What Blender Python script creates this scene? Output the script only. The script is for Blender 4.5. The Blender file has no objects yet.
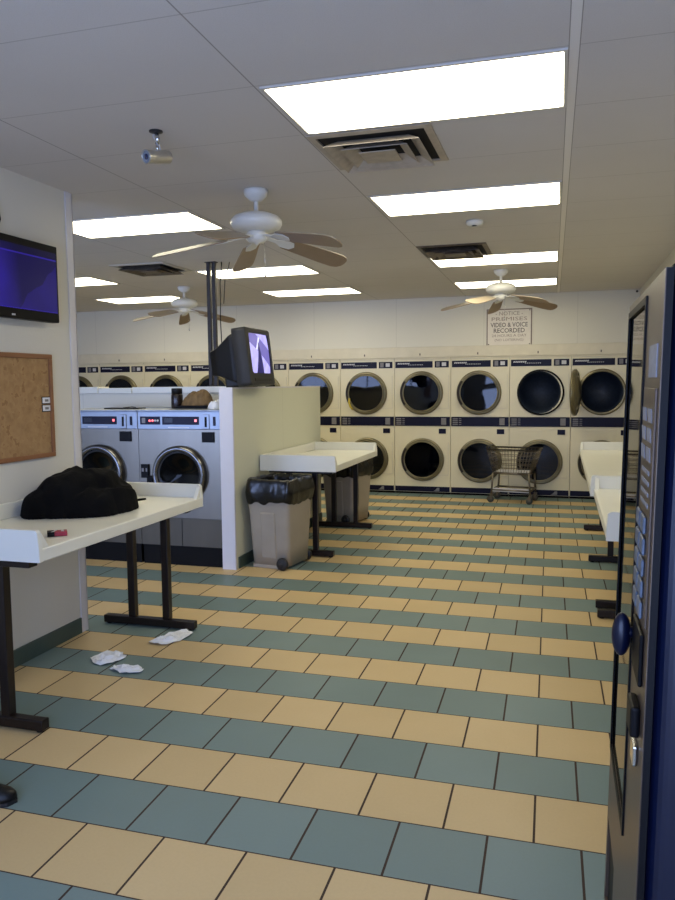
import bpy, bmesh, math, random
from math import sin, cos, pi, radians
from mathutils import Vector, Matrix, noise
random.seed(4)
sc = bpy.context.scene
COL = sc.collection
S = 0.31            # one floor tile

# ------------------------------------------------------------------ materials
def lin(c):
    return tuple(((v/255)/12.92 if v/255 <= .04045 else ((v/255+.055)/1.055)**2.4) for v in c) + (1,)

def mat(name, rgb, rough=.5, metal=0., var=.06, scale=8., bump=0., bscale=60., spec=.5, coat=0., stretch=None):
    m = bpy.data.materials.new(name); m.use_nodes = True
    nt = m.node_tree; N = nt.nodes; L = nt.links
    b = N['Principled BSDF']
    b.inputs['Roughness'].default_value = rough
    b.inputs['Metallic'].default_value = metal
    b.inputs['Specular IOR Level'].default_value = spec
    b.inputs['Coat Weight'].default_value = coat
    tc = N.new('ShaderNodeTexCoord'); mp = N.new('ShaderNodeMapping')
    L.new(tc.outputs['Object'], mp.inputs['Vector'])
    if stretch: mp.inputs['Scale'].default_value = stretch
    n = N.new('ShaderNodeTexNoise'); n.inputs['Scale'].default_value = scale; n.inputs['Detail'].default_value = 3
    L.new(mp.outputs['Vector'], n.inputs['Vector'])
    r = N.new('ShaderNodeValToRGB')
    c = lin(rgb)
    r.color_ramp.elements[0].position = .3; r.color_ramp.elements[1].position = .7
    r.color_ramp.elements[0].color = tuple(v*(1-var) for v in c[:3])+(1,)
    r.color_ramp.elements[1].color = tuple(min(1, v*(1+var)) for v in c[:3])+(1,)
    L.new(n.outputs['Fac'], r.inputs['Fac']); L.new(r.outputs['Color'], b.inputs['Base Color'])
    if bump:
        n2 = N.new('ShaderNodeTexNoise'); n2.inputs['Scale'].default_value = bscale
        L.new(mp.outputs['Vector'], n2.inputs['Vector'])
        bp = N.new('ShaderNodeBump'); bp.inputs['Strength'].default_value = bump; bp.inputs['Distance'].default_value = .004
        L.new(n2.outputs['Fac'], bp.inputs['Height']); L.new(bp.outputs['Normal'], b.inputs['Normal'])
    return m

def emis(name, rgb, strength, base=(200, 200, 200)):
    m = bpy.data.materials.new(name); m.use_nodes = True
    nt = m.node_tree; b = nt.nodes['Principled BSDF']
    b.inputs['Base Color'].default_value = lin(base)
    b.inputs['Emission Color'].default_value = lin(rgb) if max(rgb) > 1.01 else tuple(rgb)+(1,)
    b.inputs['Emission Strength'].default_value = strength
    b.inputs['Roughness'].default_value = .3
    return m

class G:
    """tiny node graph helper"""
    def __init__(s, nt): s.nt = nt
    def m(s, op, a, b=0., c=None):
        n = s.nt.nodes.new('ShaderNodeMath'); n.operation = op
        for i, v in enumerate((a, b) if c is None else (a, b, c)):
            if isinstance(v, (int, float)): n.inputs[i].default_value = v
            else: s.nt.links.new(v, n.inputs[i])
        return n.outputs[0]
    def mix(s, f, a, b):
        n = s.nt.nodes.new('ShaderNodeMix'); n.data_type = 'RGBA'
        for i, v in ((0, f), (6, a), (7, b)):
            if isinstance(v, (int, float)): n.inputs[i].default_value = v
            elif isinstance(v, tuple): n.inputs[i].default_value = v
            else: s.nt.links.new(v, n.inputs[i])
        return n.outputs[2]
    def noise(s, vec, scale, detail=3):
        n = s.nt.nodes.new('ShaderNodeTexNoise'); n.inputs['Scale'].default_value = scale; n.inputs['Detail'].default_value = detail
        s.nt.links.new(vec, n.inputs['Vector']); return n.outputs['Fac']
    def coords(s):
        t = s.nt.nodes.new('ShaderNodeTexCoord'); x = s.nt.nodes.new('ShaderNodeSeparateXYZ')
        s.nt.links.new(t.outputs['Object'], x.inputs[0]); return t.outputs['Object'], x.outputs[0], x.outputs[1], x.outputs[2]

def floor_material():
    m = bpy.data.materials.new('floor_tiles'); m.use_nodes = True
    nt = m.node_tree; g = G(nt); b = nt.nodes['Principled BSDF']; L = nt.links
    vec, x, y, z = g.coords()
    v = g.m('SUBTRACT', g.m('DIVIDE', y, S), 7.2058)
    u = g.m('ADD', g.m('ADD', g.m('DIVIDE', x, S), .2007), g.m('MULTIPLY', v, .014))
    row = g.m('FLOOR', v)
    par = g.m('FLOORED_MODULO', row, 2.)           # 0 = green row, 1 = cream row
    green = g.m('SUBTRACT', 1., par)
    u2 = g.m('ADD', u, g.m('MULTIPLY', green, .5))
    fu = g.m('FRACT', u2); fv = g.m('FRACT', v)
    du = g.m('MINIMUM', fu, g.m('SUBTRACT', 1., fu)); dv = g.m('MINIMUM', fv, g.m('SUBTRACT', 1., fv))
    gu = g.m('LESS_THAN', du, .0135); gv = g.m('LESS_THAN', dv, .009)
    gr = g.m('MAXIMUM', gu, gv)
    wn = nt.nodes.new('ShaderNodeTexWhiteNoise'); wn.noise_dimensions = '2D'
    cb = nt.nodes.new('ShaderNodeCombineXYZ'); L.new(g.m('FLOOR', u2), cb.inputs[0]); L.new(row, cb.inputs[1]); L.new(cb.outputs[0], wn.inputs['Vector'])
    rnd = wn.outputs['Value']
    cream = g.mix(rnd, lin((204, 178, 130)), lin((217, 190, 141)))
    teal = g.mix(rnd, lin((104, 128, 128)), lin((116, 139, 139)))
    c = g.mix(par, teal, cream)
    n1 = g.noise(vec, 2.2, 5); n2 = g.noise(vec, 90, 3)
    c = g.mix(g.m('MULTIPLY', n1, .16), c, lin((120, 100, 70)))
    c = g.mix(g.m('MULTIPLY', n2, .10), c, lin((70, 60, 45)))
    c = g.mix(gr, c, lin((58, 42, 32)))
    L.new(c, b.inputs['Base Color'])
    L.new(g.m('ADD', g.m('MULTIPLY', gr, .35), g.m('ADD', .36, g.m('MULTIPLY', n1, .2))), b.inputs['Roughness'])
    b.inputs['Specular IOR Level'].default_value = .35
    bp = nt.nodes.new('ShaderNodeBump'); bp.inputs['Strength'].default_value = .35; bp.inputs['Distance'].default_value = .003
    h = g.m('SUBTRACT', g.m('MULTIPLY', n2, .12), gr); L.new(h, bp.inputs['Height']); L.new(bp.outputs[0], b.inputs['Normal'])
    return m

GX0, GXS, GY0, GYS = .022, 1.218, 2.905, .6155
def ceiling_material():
    m = bpy.data.materials.new('ceiling_tiles'); m.use_nodes = True
    nt = m.node_tree; g = G(nt); b = nt.nodes['Principled BSDF']; L = nt.links
    vec, x, y, z = g.coords()
    x = g.m('ADD', x, g.m('MULTIPLY', g.m('SUBTRACT', y, 3.2), .011))
    def dist(c, o, s):
        f = g.m('FRACT', g.m('DIVIDE', g.m('SUBTRACT', c, o), s))
        return g.m('MULTIPLY', g.m('MINIMUM', f, g.m('SUBTRACT', 1., f)), s)
    dx = dist(x, GX0, GXS); dy = dist(y, GY0, GYS)
    d = g.m('MINIMUM', dx, dy)
    main = g.m('LESS_THAN', g.m('ABSOLUTE', g.m('SUBTRACT', x, GX0)), .06)
    tee = g.m('MULTIPLY', main, g.m('LESS_THAN', dx, .018))
    edge = g.m('MAXIMUM', g.m('MULTIPLY', g.m('MULTIPLY', main, g.m('LESS_THAN', dx, .0205)), g.m('GREATER_THAN', dx, .0165)),
               g.m('MAXIMUM', g.m('MULTIPLY', g.m('SUBTRACT', 1., main), g.m('LESS_THAN', dx, .003)), g.m('MULTIPLY', g.m('MULTIPLY', g.m('LESS_THAN', dy, .0028), g.m('SUBTRACT', 1., tee)), .55)))
    n = g.noise(vec, 260, 2); n1 = g.noise(vec, 1.3, 4)
    c = g.mix(n1, lin((206, 202, 198)), lin((216, 212, 208)))
    c = g.mix(g.m('MULTIPLY', g.m('GREATER_THAN', n, .6), .22), c, lin((180, 172, 160)))
    c = g.mix(tee, c, lin((232, 228, 222)))
    c = g.mix(g.m('MULTIPLY', edge, .6), c, lin((104, 96, 84)))
    L.new(c, b.inputs['Base Color']); b.inputs['Roughness'].default_value = .85; b.inputs['Specular IOR Level'].default_value = .2
    bp = nt.nodes.new('ShaderNodeBump'); bp.inputs['Strength'].default_value = .25; bp.inputs['Distance'].default_value = .003
    L.new(n, bp.inputs['Height']); L.new(bp.outputs[0], b.inputs['Normal'])
    return m

def wall_material(name, rgb, axis=0, seam=1.22, off=0., rough=.55, ln=.16):
    """painted panel wall with faint vertical panel joints"""
    m = bpy.data.materials.new(name); m.use_nodes = True
    nt = m.node_tree; g = G(nt); b = nt.nodes['Principled BSDF']; L = nt.links
    o = g.coords(); vec = o[0]; c0 = o[1+axis]
    f = g.m('FRACT', g.m('DIVIDE', g.m('SUBTRACT', c0, off), seam))
    d = g.m('MULTIPLY', g.m('MINIMUM', f, g.m('SUBTRACT', 1., f)), seam)
    line = g.m('LESS_THAN', d, .004)
    n1 = g.noise(vec, 1.1, 4); n2 = g.noise(vec, 70, 2)
    c = g.mix(n1, tuple(v*.94 for v in lin(rgb)[:3])+(1,), lin(rgb))
    c = g.mix(g.m('MULTIPLY', line, ln), c, lin((110, 100, 85)))
    L.new(c, b.inputs['Base Color']); b.inputs['Roughness'].default_value = rough; b.inputs['Specular IOR Level'].default_value = .3
    bp = nt.nodes.new('ShaderNodeBump'); bp.inputs['Strength'].default_value = .3; bp.inputs['Distance'].default_value = .002
    L.new(n2, bp.inputs['Height']); L.new(bp.outputs[0], b.inputs['Normal'])
    return m

def glass_material(name, tint=(40, 55, 75), clear=.35, ior=1.45):
    m = bpy.data.materials.new(name); m.use_nodes = True
    nt = m.node_tree; N = nt.nodes; L = nt.links
    out = N['Material Output']; N.remove(N['Principled BSDF'])
    tr = N.new('ShaderNodeBsdfTransparent'); tr.inputs[0].default_value = tuple(min(1, v*clear*4) for v in lin(tint)[:3])+(1,)
    gl = N.new('ShaderNodeBsdfGlossy'); gl.inputs['Roughness'].default_value = .03
    fr = N.new('ShaderNodeFresnel'); fr.inputs['IOR'].default_value = ior
    mx = N.new('ShaderNodeMixShader'); L.new(fr.outputs[0], mx.inputs[0]); L.new(tr.outputs[0], mx.inputs[1]); L.new(gl.outputs[0], mx.inputs[2])
    L.new(mx.outputs[0], out.inputs[0]); return m

def osb_material():
    m = bpy.data.materials.new('cork'); m.use_nodes = True
    nt = m.node_tree; g = G(nt); b = nt.nodes['Principled BSDF']; L = nt.links
    vec, x, y, z = g.coords()
    v = nt.nodes.new('ShaderNodeTexVoronoi'); v.inputs['Scale'].default_value = 38; L.new(vec, v.inputs['Vector'])
    n = g.noise(vec, 22, 6); n3 = g.noise(vec, 5, 4)
    c = g.mix(n, lin((122, 90, 54)), lin((186, 150, 102)))
    sep = nt.nodes.new('ShaderNodeSeparateColor'); L.new(v.outputs['Color'], sep.inputs[0])
    c = g.mix(g.m('MULTIPLY', sep.outputs[0], .3), c, lin((196, 162, 116)))
    c = g.mix(g.m('MULTIPLY', g.m('GREATER_THAN', n, .62), .5), c, lin((105, 66, 32)))
    c = g.mix(g.m('MULTIPLY', n3, .3), c, lin((150, 108, 62)))
    L.new(c, b.inputs['Base Color']); b.inputs['Roughness'].default_value = .9
    return m

def screen_material(name, kind):
    m = bpy.data.materials.new(name); m.use_nodes = True
    nt = m.node_tree; g = G(nt); b = nt.nodes['Principled BSDF']; L = nt.links
    vec, x, y, z = g.coords()        # local: y runs across, z up
    if kind == 'wall':
        n = g.noise(vec, 7, 4)
        # bright curtain-like figure on the left and a dim one at right
        a = g.m('SUBTRACT', 1., g.m('MULTIPLY', g.m('ABSOLUTE', g.m('ADD', g.m('ADD', y, .13), g.m('MULTIPLY', z, .12))), 5.2))
        a = g.m('MAXIMUM', a, 0.)
        band = g.m('MULTIPLY', g.m('GREATER_THAN', z, -.165), g.m('LESS_THAN', z, .135))
        line = g.m('LESS_THAN', g.m('ABSOLUTE', g.m('SUBTRACT', g.m('ABSOLUTE', g.m('ADD', z, .015)), .15)), .004)
        d = g.m('ADD', g.m('MULTIPLY', g.m('GREATER_THAN', g.m('ADD', g.m('MULTIPLY', z, -1.1), g.m('MULTIPLY', y, .8)), g.m('ADD', .14, g.m('MULTIPLY', n, .12))), .35), a)
        v = g.m('ADD', g.m('MULTIPLY', g.m('MULTIPLY', d, g.m('ADD', .3, n)), .75), .12)
        v = g.m('MULTIPLY', v, g.m('ADD', .30, g.m('MULTIPLY', band, .7)))
        v = g.m('ADD', v, g.m('MULTIPLY', line, .7))
        c = g.mix(g.m('MINIMUM', v, 1.), lin((8, 4, 60)), lin((70, 48, 235)))
        st = 0.4
    else:
        n = g.noise(vec, 14, 3)
        w = g.m('GREATER_THAN', g.m('SUBTRACT', g.m('ADD', .03, g.m('MULTIPLY', z, -.28)), g.m('ABSOLUTE', g.m('ADD', y, .02))), 0.)
        top = g.m('GREATER_THAN', g.m('SUBTRACT', .075, g.m('ABSOLUTE', g.m('ADD', g.m('SUBTRACT', z, .07), g.m('MULTIPLY', y, .5)))), 0.)
        c = g.mix(n, lin((150, 140, 225)), lin((205, 200, 255)))
        c = g.mix(g.m('MULTIPLY', top, .8), c, lin((72, 62, 150)))
        st2 = g.m('GREATER_THAN', g.m('SUBTRACT', .018, g.m('ABSOLUTE', g.m('SUBTRACT', g.m('ADD', y, .1), g.m('MULTIPLY', z, .8)))), 0.)
        c = g.mix(g.m('MULTIPLY', g.m('MULTIPLY', st2, top), .9), c, lin((225, 225, 255)))
        c = g.mix(w, c, lin((28, 24, 92)))
        st = 1.3
    L.new(c, b.inputs['Emission Color']); b.inputs['Emission Strength'].default_value = st
    b.inputs['Base Color'].default_value = (.004, .004, .008, 1); b.inputs['Roughness'].default_value = .3; b.inputs['Specular IOR Level'].default_value = .2
    return m

def blade_material():
    m = bpy.data.materials.new('fan_blade'); m.use_nodes = True
    nt = m.node_tree; g = G(nt); b = nt.nodes['Principled BSDF']; L = nt.links
    ge = nt.nodes.new('ShaderNodeNewGeometry'); sp = nt.nodes.new('ShaderNodeSeparateXYZ'); L.new(ge.outputs['Normal'], sp.inputs[0])
    vec = g.coords()[0]; n = g.noise(vec, 12, 4)
    brown = g.mix(n, lin((134, 114, 90)), lin((156, 133, 106)))
    c = g.mix(g.m('GREATER_THAN', sp.outputs[2], 0.), brown, lin((158, 146, 128)))
    L.new(c, b.inputs['Base Color']); b.inputs['Roughness'].default_value = .4
    return m

M = dict(
    floor=floor_material(), ceiling=ceiling_material(),
    wall=wall_material('wall_paint', (216, 212, 200), 1, 1.22, 4.07),
    back=wall_material('back_wall_paint', (221, 217, 202), 0, 1.22, .19),
    trimw=mat('white_trim', (214, 211, 214), .45, var=.02),
    part=wall_material('partition_paint', (218, 218, 196), 1, 5., 2.),
    base=mat('dark_green_baseboard', (62, 78, 72), .5, var=.1),
    cream=mat('dryer_cream_enamel', (222, 214, 186), .38, var=.03, scale=3),
    creamd=mat('cream_moulding', (214, 206, 184), .5, var=.04),
    navy=mat('control_strip_black', (12, 12, 40), .4, var=.1, spec=.2),
    ink=mat('white_print', (200, 200, 205), .5, var=.02),
    inkd=mat('grey_print', (120, 118, 122), .5, var=.1, scale=40),
    ring=mat('dryer_ring_metal', (132, 124, 98), .3, .8, var=.1),
    hinge=mat('dark_hinge', (40, 34, 28), .4, .3),
    glass=glass_material('dryer_door_glass', (70, 84, 104), .45),
    drum=mat('drum_steel', (40, 50, 66), .5, .1, var=.2, scale=30),  # steel drum, its blue tint stands in for daylight reflected in the glass
    steel=mat('washer_steel', (116, 111, 102), .3, .88, var=.08, scale=5, stretch=(1, 1, .15)),
    panelblue=mat('washer_panel', (142, 152, 168), .35, .4, var=.04),
    ringd=mat('washer_ring_steel', (122, 122, 124), .22, 1., var=.05), wglass=glass_material('washer_door_glass', (40, 44, 50), .3, 1.25),
    chrome=mat('chrome', (205, 207, 210), .16, 1., var=.03),
    gasket=mat('rubber_dark', (24, 24, 26), .5, var=.15),
    skirt=mat('black_skirt', (9, 8, 8), .6, var=.2, spec=.15),
    lowpan=mat('washer_lower_panel', (84, 78, 66), .45, .4, var=.06, stretch=(1, 1, .15)),
    white=mat('white_laminate', (228, 227, 216), .32, var=.015, scale=4),
    legs=mat('table_leg_paint', (24, 15, 14), .35, .2, var=.2),
    bin=mat('grey_bin_plastic', (156, 146, 130), .5, var=.05, scale=5, bump=.1),
    bag=mat('black_bin_liner', (12, 12, 13), .24, var=.3, bump=.6, bscale=25),
    fanw=mat('fan_white', (222, 222, 216), .35, var=.03), blade=blade_material(),
    tee=mat('fixture_frame', (200, 196, 188), .5, var=.03),
    vent=mat('vent_paint', (176, 164, 146), .5, var=.12, scale=20), ventd=mat('vent_dark', (18, 14, 11), .8, var=.3),
    ventg=mat('vent_grey_brown', (96, 86, 74), .5, var=.3, scale=20),  # darker grey-brown for louvers, mottled by noise
    blackp=mat('black_plastic', (14, 13, 13), .45, var=.1, spec=.3), greyp=mat('tv_side_grey', (48, 48, 49), .5, var=.06, spec=.3),
    blackm=mat('black_matte', (14, 13, 14), .9, var=.3, bump=.5, bscale=30),
    cloth=mat('black_fleece', (9, 9, 10), .95, var=.4, bump=.8, bscale=45, spec=.15),
    pole=mat('pole_paint', (34, 26, 20), .5, .1, var=.25, scale=15),
    frame=mat('cork_frame_wood', (136, 90, 56), .5, var=.12, scale=25, stretch=(1, .1, 1)), cork=osb_material(),
    tvscr=screen_material('wall_tv_picture', 'wall'), crt=screen_material('crt_picture', 'crt'),
    paper=mat('crumpled_plastic', (226, 228, 232), .45, var=.05, bump=.4, bscale=50),
    signw=mat('sign_white', (222, 214, 200), .45, var=.03), signb=mat('sign_frame', (120, 104, 92), .5, var=.15),
    signt=mat('sign_text', (92, 84, 80), .6, var=.1), signt2=mat('sign_text_faded', (150, 134, 120), .6, var=.1),
    brown=mat('olive_brown_canvas', (112, 88, 54), .85, var=.3, scale=18, bump=.5), darkbr=mat('dark_jar', (34, 24, 20), .25, var=.3),
    red=mat('pack_red', (150, 22, 48), .4, var=.2, scale=40), cam=mat('camera_silver', (190, 186, 176), .3, .7),
    lens=mat('camera_lens', (30, 40, 80), .1, var=.1, spec=1.), led=emis('lamp_red', (255, 30, 20), 2.),
    vface=mat('vending_bronze', (90, 76, 64), .38, .35, var=.05), vblue=mat('vending_blue', (4, 12, 38), .32, .0, var=.08, spec=.4),
    vblack=mat('vending_black', (9, 9, 12), .5, var=.1, spec=.15), vglass=None, label=mat('label_grey', (140, 142, 150), .5, var=.12, scale=60),
    keys=mat('keypad_blue_grey', (92, 104, 120), .45, var=.25, scale=60), tire=mat('caster_grey', (72, 70, 66), .55, var=.15),
    wire=mat('cart_wire', (120, 112, 100), .3, .9), shelf=mat('cart_plastic_shelf', (196, 194, 200), .4, var=.04),
    bluec=mat('laundry_blue', (70, 130, 200), .8, var=.4, scale=20), yell=mat('yellow_cloth', (190, 170, 60), .8),
    alum=mat('storefront_aluminium', (120, 120, 118), .4, .7), asphalt=mat('outside_paving', (120, 122, 126), .8, var=.1, scale=3),
    trof=emis('troffer_lens', (1., .915, .66), 8.2, (230, 230, 225)),
)
M['vglass'] = glass_material('vending_glass', (60, 62, 66), .3)

# ------------------------------------------------------------------ mesh building
class MB:
    def __init__(s): s.v = []; s.f = []; s.smooth = []
    def add(s, vs, fs, smooth=False, X=None):
        o = len(s.v)
        s.v += [tuple(X @ Vector(v)) if X else tuple(v) for v in vs]
        for f in fs: s.f.append(tuple(i+o for i in f)); s.smooth.append(smooth)
        return s
    def box(s, x0, x1, y0, y1, z0, z1, bev=0., X=None, seg=2):
        if bev:
            bm = bmesh.new(); bmesh.ops.create_cube(bm, size=1)
            for v in bm.verts: v.co = Vector(((x0+x1)/2+v.co.x*(x1-x0), (y0+y1)/2+v.co.y*(y1-y0), (z0+z1)/2+v.co.z*(z1-z0)))
            bmesh.ops.bevel(bm, geom=bm.edges[:], offset=bev, segments=seg, profile=.5, affect='EDGES')
            bm.verts.index_update()
            s.add([v.co[:] for v in bm.verts], [tuple(v.index for v in f.verts) for f in bm.faces], False, X); bm.free(); return s
        v = [(x, y, z) for x in (x0, x1) for y in (y0, y1) for z in (z0, z1)]
        return s.add(v, [(0, 1, 3, 2), (4, 6, 7, 5), (0, 4, 5, 1), (2, 3, 7, 6), (0, 2, 6, 4), (1, 5, 7, 3)], False, X)
    def hexa(s, lo, hi, X=None):
        """lo, hi: 4 points each, same winding"""
        return s.add(list(lo)+list(hi), [(3, 2, 1, 0), (4, 5, 6, 7), (0, 1, 5, 4), (1, 2, 6, 5), (2, 3, 7, 6), (3, 0, 4, 7)], False, X)
    def prism(s, pts, d0, d1, plane='xz', X=None):
        """polygon in a plane extruded along the third axis"""
        P = {'xz': lambda a, b, d: (a, d, b), 'yz': lambda a, b, d: (d, a, b), 'xy': lambda a, b, d: (a, b, d)}[plane]
        n = len(pts)
        v = [P(a, b, d0) for a, b in pts]+[P(a, b, d1) for a, b in pts]
        return s.add(v, [tuple(range(n))[::-1], tuple(range(n, 2*n))]+[(i, (i+1) % n, n+(i+1) % n, n+i) for i in range(n)], False, X)
    def lathe(s, prof, n=32, axis='z', X=None, caps=True, smooth=True):
        vs = []; fs = []
        for (r, h) in prof:
            for k in range(n):
                a = 2*pi*k/n
                c = (r*cos(a), r*sin(a), h) if axis == 'z' else ((r*cos(a), h, r*sin(a)) if axis == 'y' else (h, r*cos(a), r*sin(a)))
                vs.append(c)
        for j in range(len(prof)-1):
            for k in range(n):
                fs.append((j*n+k, j*n+(k+1) % n, (j+1)*n+(k+1) % n, (j+1)*n+k))
        s.add(vs, fs, smooth, X)
        if caps:
            o = len(s.v)-len(vs)
            for j in (0, len(prof)-1):
                if prof[j][0] > 1e-5: s.f.append(tuple(o+j*n+k for k in range(n))); s.smooth.append(False)
        return s
    def tube(s, pts, r, n=8, X=None, close=False):
        pts = [Vector(p) for p in pts]; m = len(pts); vs = []; fs = []
        up = None
        for i, p in enumerate(pts):
            if close: t = (pts[(i+1) % m]-pts[i-1]).normalized()
            else: t = (pts[min(i+1, m-1)]-pts[max(i-1, 0)]).normalized()
            if up is None:
                up = Vector((0, 0, 1)) if abs(t.z) < .9 else Vector((1, 0, 0))
            a = t.cross(up)
            if a.length < 1e-4: up = Vector((0, 1, 0)); a = t.cross(up)
            a.normalize(); b = a.cross(t).normalized(); up = b
            for k in range(n):
                q = 2*pi*k/n; vs.append(tuple(p+a*(r*cos(q))+b*(r*sin(q))))
        R = m if close else m-1
        for i in range(R):
            for k in range(n):
                j = (i+1) % m
                fs.append((i*n+k, i*n+(k+1) % n, j*n+(k+1) % n, j*n+k))
        if not close: fs += [tuple(range(n))[::-1], tuple(range((m-1)*n, m*n))]
        return s.add(vs, fs, True, X)
    def build(s, name, m, parent=None, loc=None, label=None, fix=True):
        me = bpy.data.meshes.new(name); me.from_pydata(s.v, [], s.f)
        me.polygons.foreach_set('use_smooth', s.smooth)
        if fix:
            bm = bmesh.new(); bm.from_mesh(me); bmesh.ops.recalc_face_normals(bm, faces=bm.faces[:]); bm.to_mesh(me); bm.free()
        me.materials.append(m); me.update()
        o = bpy.data.objects.new(name, me); COL.objects.link(o)
        if parent: o.parent = parent
        if loc: o.location = loc
        if label: o['label'] = label
        return o

def thing(name, label, cat, loc=(0, 0, 0), rz=0., group=None):
    o = bpy.data.objects.new(name, None); COL.objects.link(o); o.empty_display_size = .1
    o.location = loc; o.rotation_euler = (0, 0, rz); tag(o, label, cat, group); return o
def tag(o, label, cat, group=None):
    o['label'] = label; o['category'] = cat
    if group: o['group'] = group
    return o
def struct(name, mb, m):
    o = mb.build(name, m); o['kind'] = 'structure'; return o
def kids(o): return [c for c in bpy.data.objects if c.parent == o]
def dup(root, loc, rz=None, label=None, group=None):
    r = root.copy(); COL.objects.link(r); r.location = loc
    if rz is not None: r.rotation_euler = (0, 0, rz)
    if label: r['label'] = label
    if group: r['group'] = group
    for ch in kids(root):
        c = ch.copy(); COL.objects.link(c); c.parent = r
        for g in kids(ch):
            d = g.copy(); COL.objects.link(d); d.parent = c
    return r
def textmesh(name, s, size, m, parent, loc, rot=(pi/2, 0, 0), width=None, bold=0., align='CENTER', shear=0.):
    cu = bpy.data.curves.new('t', 'FONT'); cu.body = s; cu.size = size; cu.align_x = align; cu.align_y = 'CENTER'; cu.extrude = .0008; cu.offset = bold; cu.shear = shear
    cu.resolution_u = 2
    o = bpy.data.objects.new('t', cu); COL.objects.link(o)
    bpy.context.view_layer.update()
    dg = bpy.context.evaluated_depsgraph_get()
    me = bpy.data.meshes.new_from_object(o.evaluated_get(dg)); bpy.data.objects.remove(o)
    if width:
        xs = [v.co.x for v in me.vertices]; w = max(xs)-min(xs)
        for v in me.vertices: v.co.x *= width/w
    me.materials.clear(); me.materials.append(m)
    t = bpy.data.objects.new(name, me); COL.objects.link(t); t.parent = parent; t.location = loc; t.rotation_euler = rot
    return t

# ------------------------------------------------------------------ room shell
XR, YB, ZC = .95, 10.583, 2.75
XL, YF, YE = -8.6, -1.3, 11.5
struct('floor', MB().box(XL-.15, XR+.15, YF-.15, YE, -.1, 0), M['floor'])
struct('ceiling', MB().box(XL-.15, XR+.15, YF-.15, YE, ZC, ZC+.1), M['ceiling'])
struct('wall_right', MB().box(XR, XR+.15, YF, YE, 0, ZC), M['wall'])
struct('wall_far_left', MB().box(XL-.15, XL, YF, YE, 0, ZC), M['wall'])
struct('wall_back', MB().box(XL, XR, YB+.004, YB+.12, 1.93, ZC), M['back'])
struct('wall_service', MB().box(XL, XR, YE-.1, YE, 0, ZC), M['back'])
struct('wall_left', MB().box(-3.07, -2.92, YF, 4.12, 0, ZC), M['wall'])
struct('trim_1', MB().box(XL, XR, YB-.020, YB+.004, 1.925, 2.075, .004), M['creamd'])
struct('trim_2', MB().box(-2.921, -2.914, 4.06, 4.125, 0, ZC).box(-3.075, -2.914, 4.12, 4.129, 0, ZC), M['trimw'])
struct('baseboard_left', MB().box(-2.921, -2.908, YF, 4.055, 0, .10, .003), M['base'])
struct('baseboard_right', MB().box(XR-.012, XR, 2.6, YB, 0, .10, .003), M['base'])
# bulkhead behind the washers with its capping boards
struct('wall_bulkhead', MB().box(-6.6, -2.76, 6.70, 6.86, 0, 1.495), M['back'])
for i, (a, b, z) in enumerate([(-6.6, -4.50, 1.560), (-4.49, -4.112, 1.548), (-4.102, -2.76, 1.555)]):
    struct('trim_%d' % (i+3), MB().box(a, b, 6.675, 6.885, 1.495, z, .004), M['white'])
# low partition wall beside the middle table
struct('wall_partition', MB().box(-2.745, -2.63, 5.83, 8.21, 0, 1.535), M['part'])
struct('trim_6', MB().box(-2.752, -2.628, 5.815, 5.83, 0, 1.548, .002)
       .box(-2.632, -2.6275, 5.815, 5.832, 0, 1.548).box(-2.748, -2.627, 5.83, 8.213, 1.535, 1.548), M['trimw'])
struct('baseboard_partition', MB().box(-2.631, -2.617, 5.87, 8.21, 0, .10, .003), M['base'])
# unseen storefront behind the camera, windows invented for the daylight and door reflections
def front_wall():
    mb = MB()
    op = [[-8.0, -3.3, .35, 2.45], [-2.07, .0, .55, 1.50], [-2.07, .0, 1.62, 2.55], [.10, .88, .10, 2.45]]
    xs = sorted({XL, XR, *[o[0] for o in op], *[o[1] for o in op]})
    for a, b in zip(xs, xs[1:]):
        o = [q for q in op if q[0] <= a+1e-6 and q[1] >= b-1e-6]
        z = 0
        for q in sorted(o, key=lambda q: q[2]): mb.box(a, b, YF-.15, YF, z, q[2]); z = q[3]
        mb.box(a, b, YF-.15, YF, z, ZC)
    struct('wall_front', mb, M['wall'])
    for i, (a, b, c, d) in enumerate(op):
        f = MB(); t = .045
        f.box(a, b, YF-.1, YF-.05, c, c+t).box(a, b, YF-.1, YF-.05, d-t, d)
        n = max(1, round((b-a)/1.2))
        for k in range(n+1):
            x = a+(b-a)*k/n; x = min(max(x, a+t/2), b-t/2); f.box(x-t/2, x+t/2, YF-.1, YF-.05, c, d)
        struct('window_%d' % (i+1), f, M['alum'])
        L = bpy.data.lights.new('daylight', 'AREA'); L.shape = 'RECTANGLE'; L.size = b-a; L.size_y = d-c
        L.cycles.is_portal = True
        lo = bpy.data.objects.new('daylight_portal', L); COL.objects.link(lo); lo.location = ((a+b)/2, YF-.16, (c+d)/2); lo.rotation_euler = (-pi/2, 0, 0)
        lo.rotation_euler = (pi/2, 0, 0)
front_wall()

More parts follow.
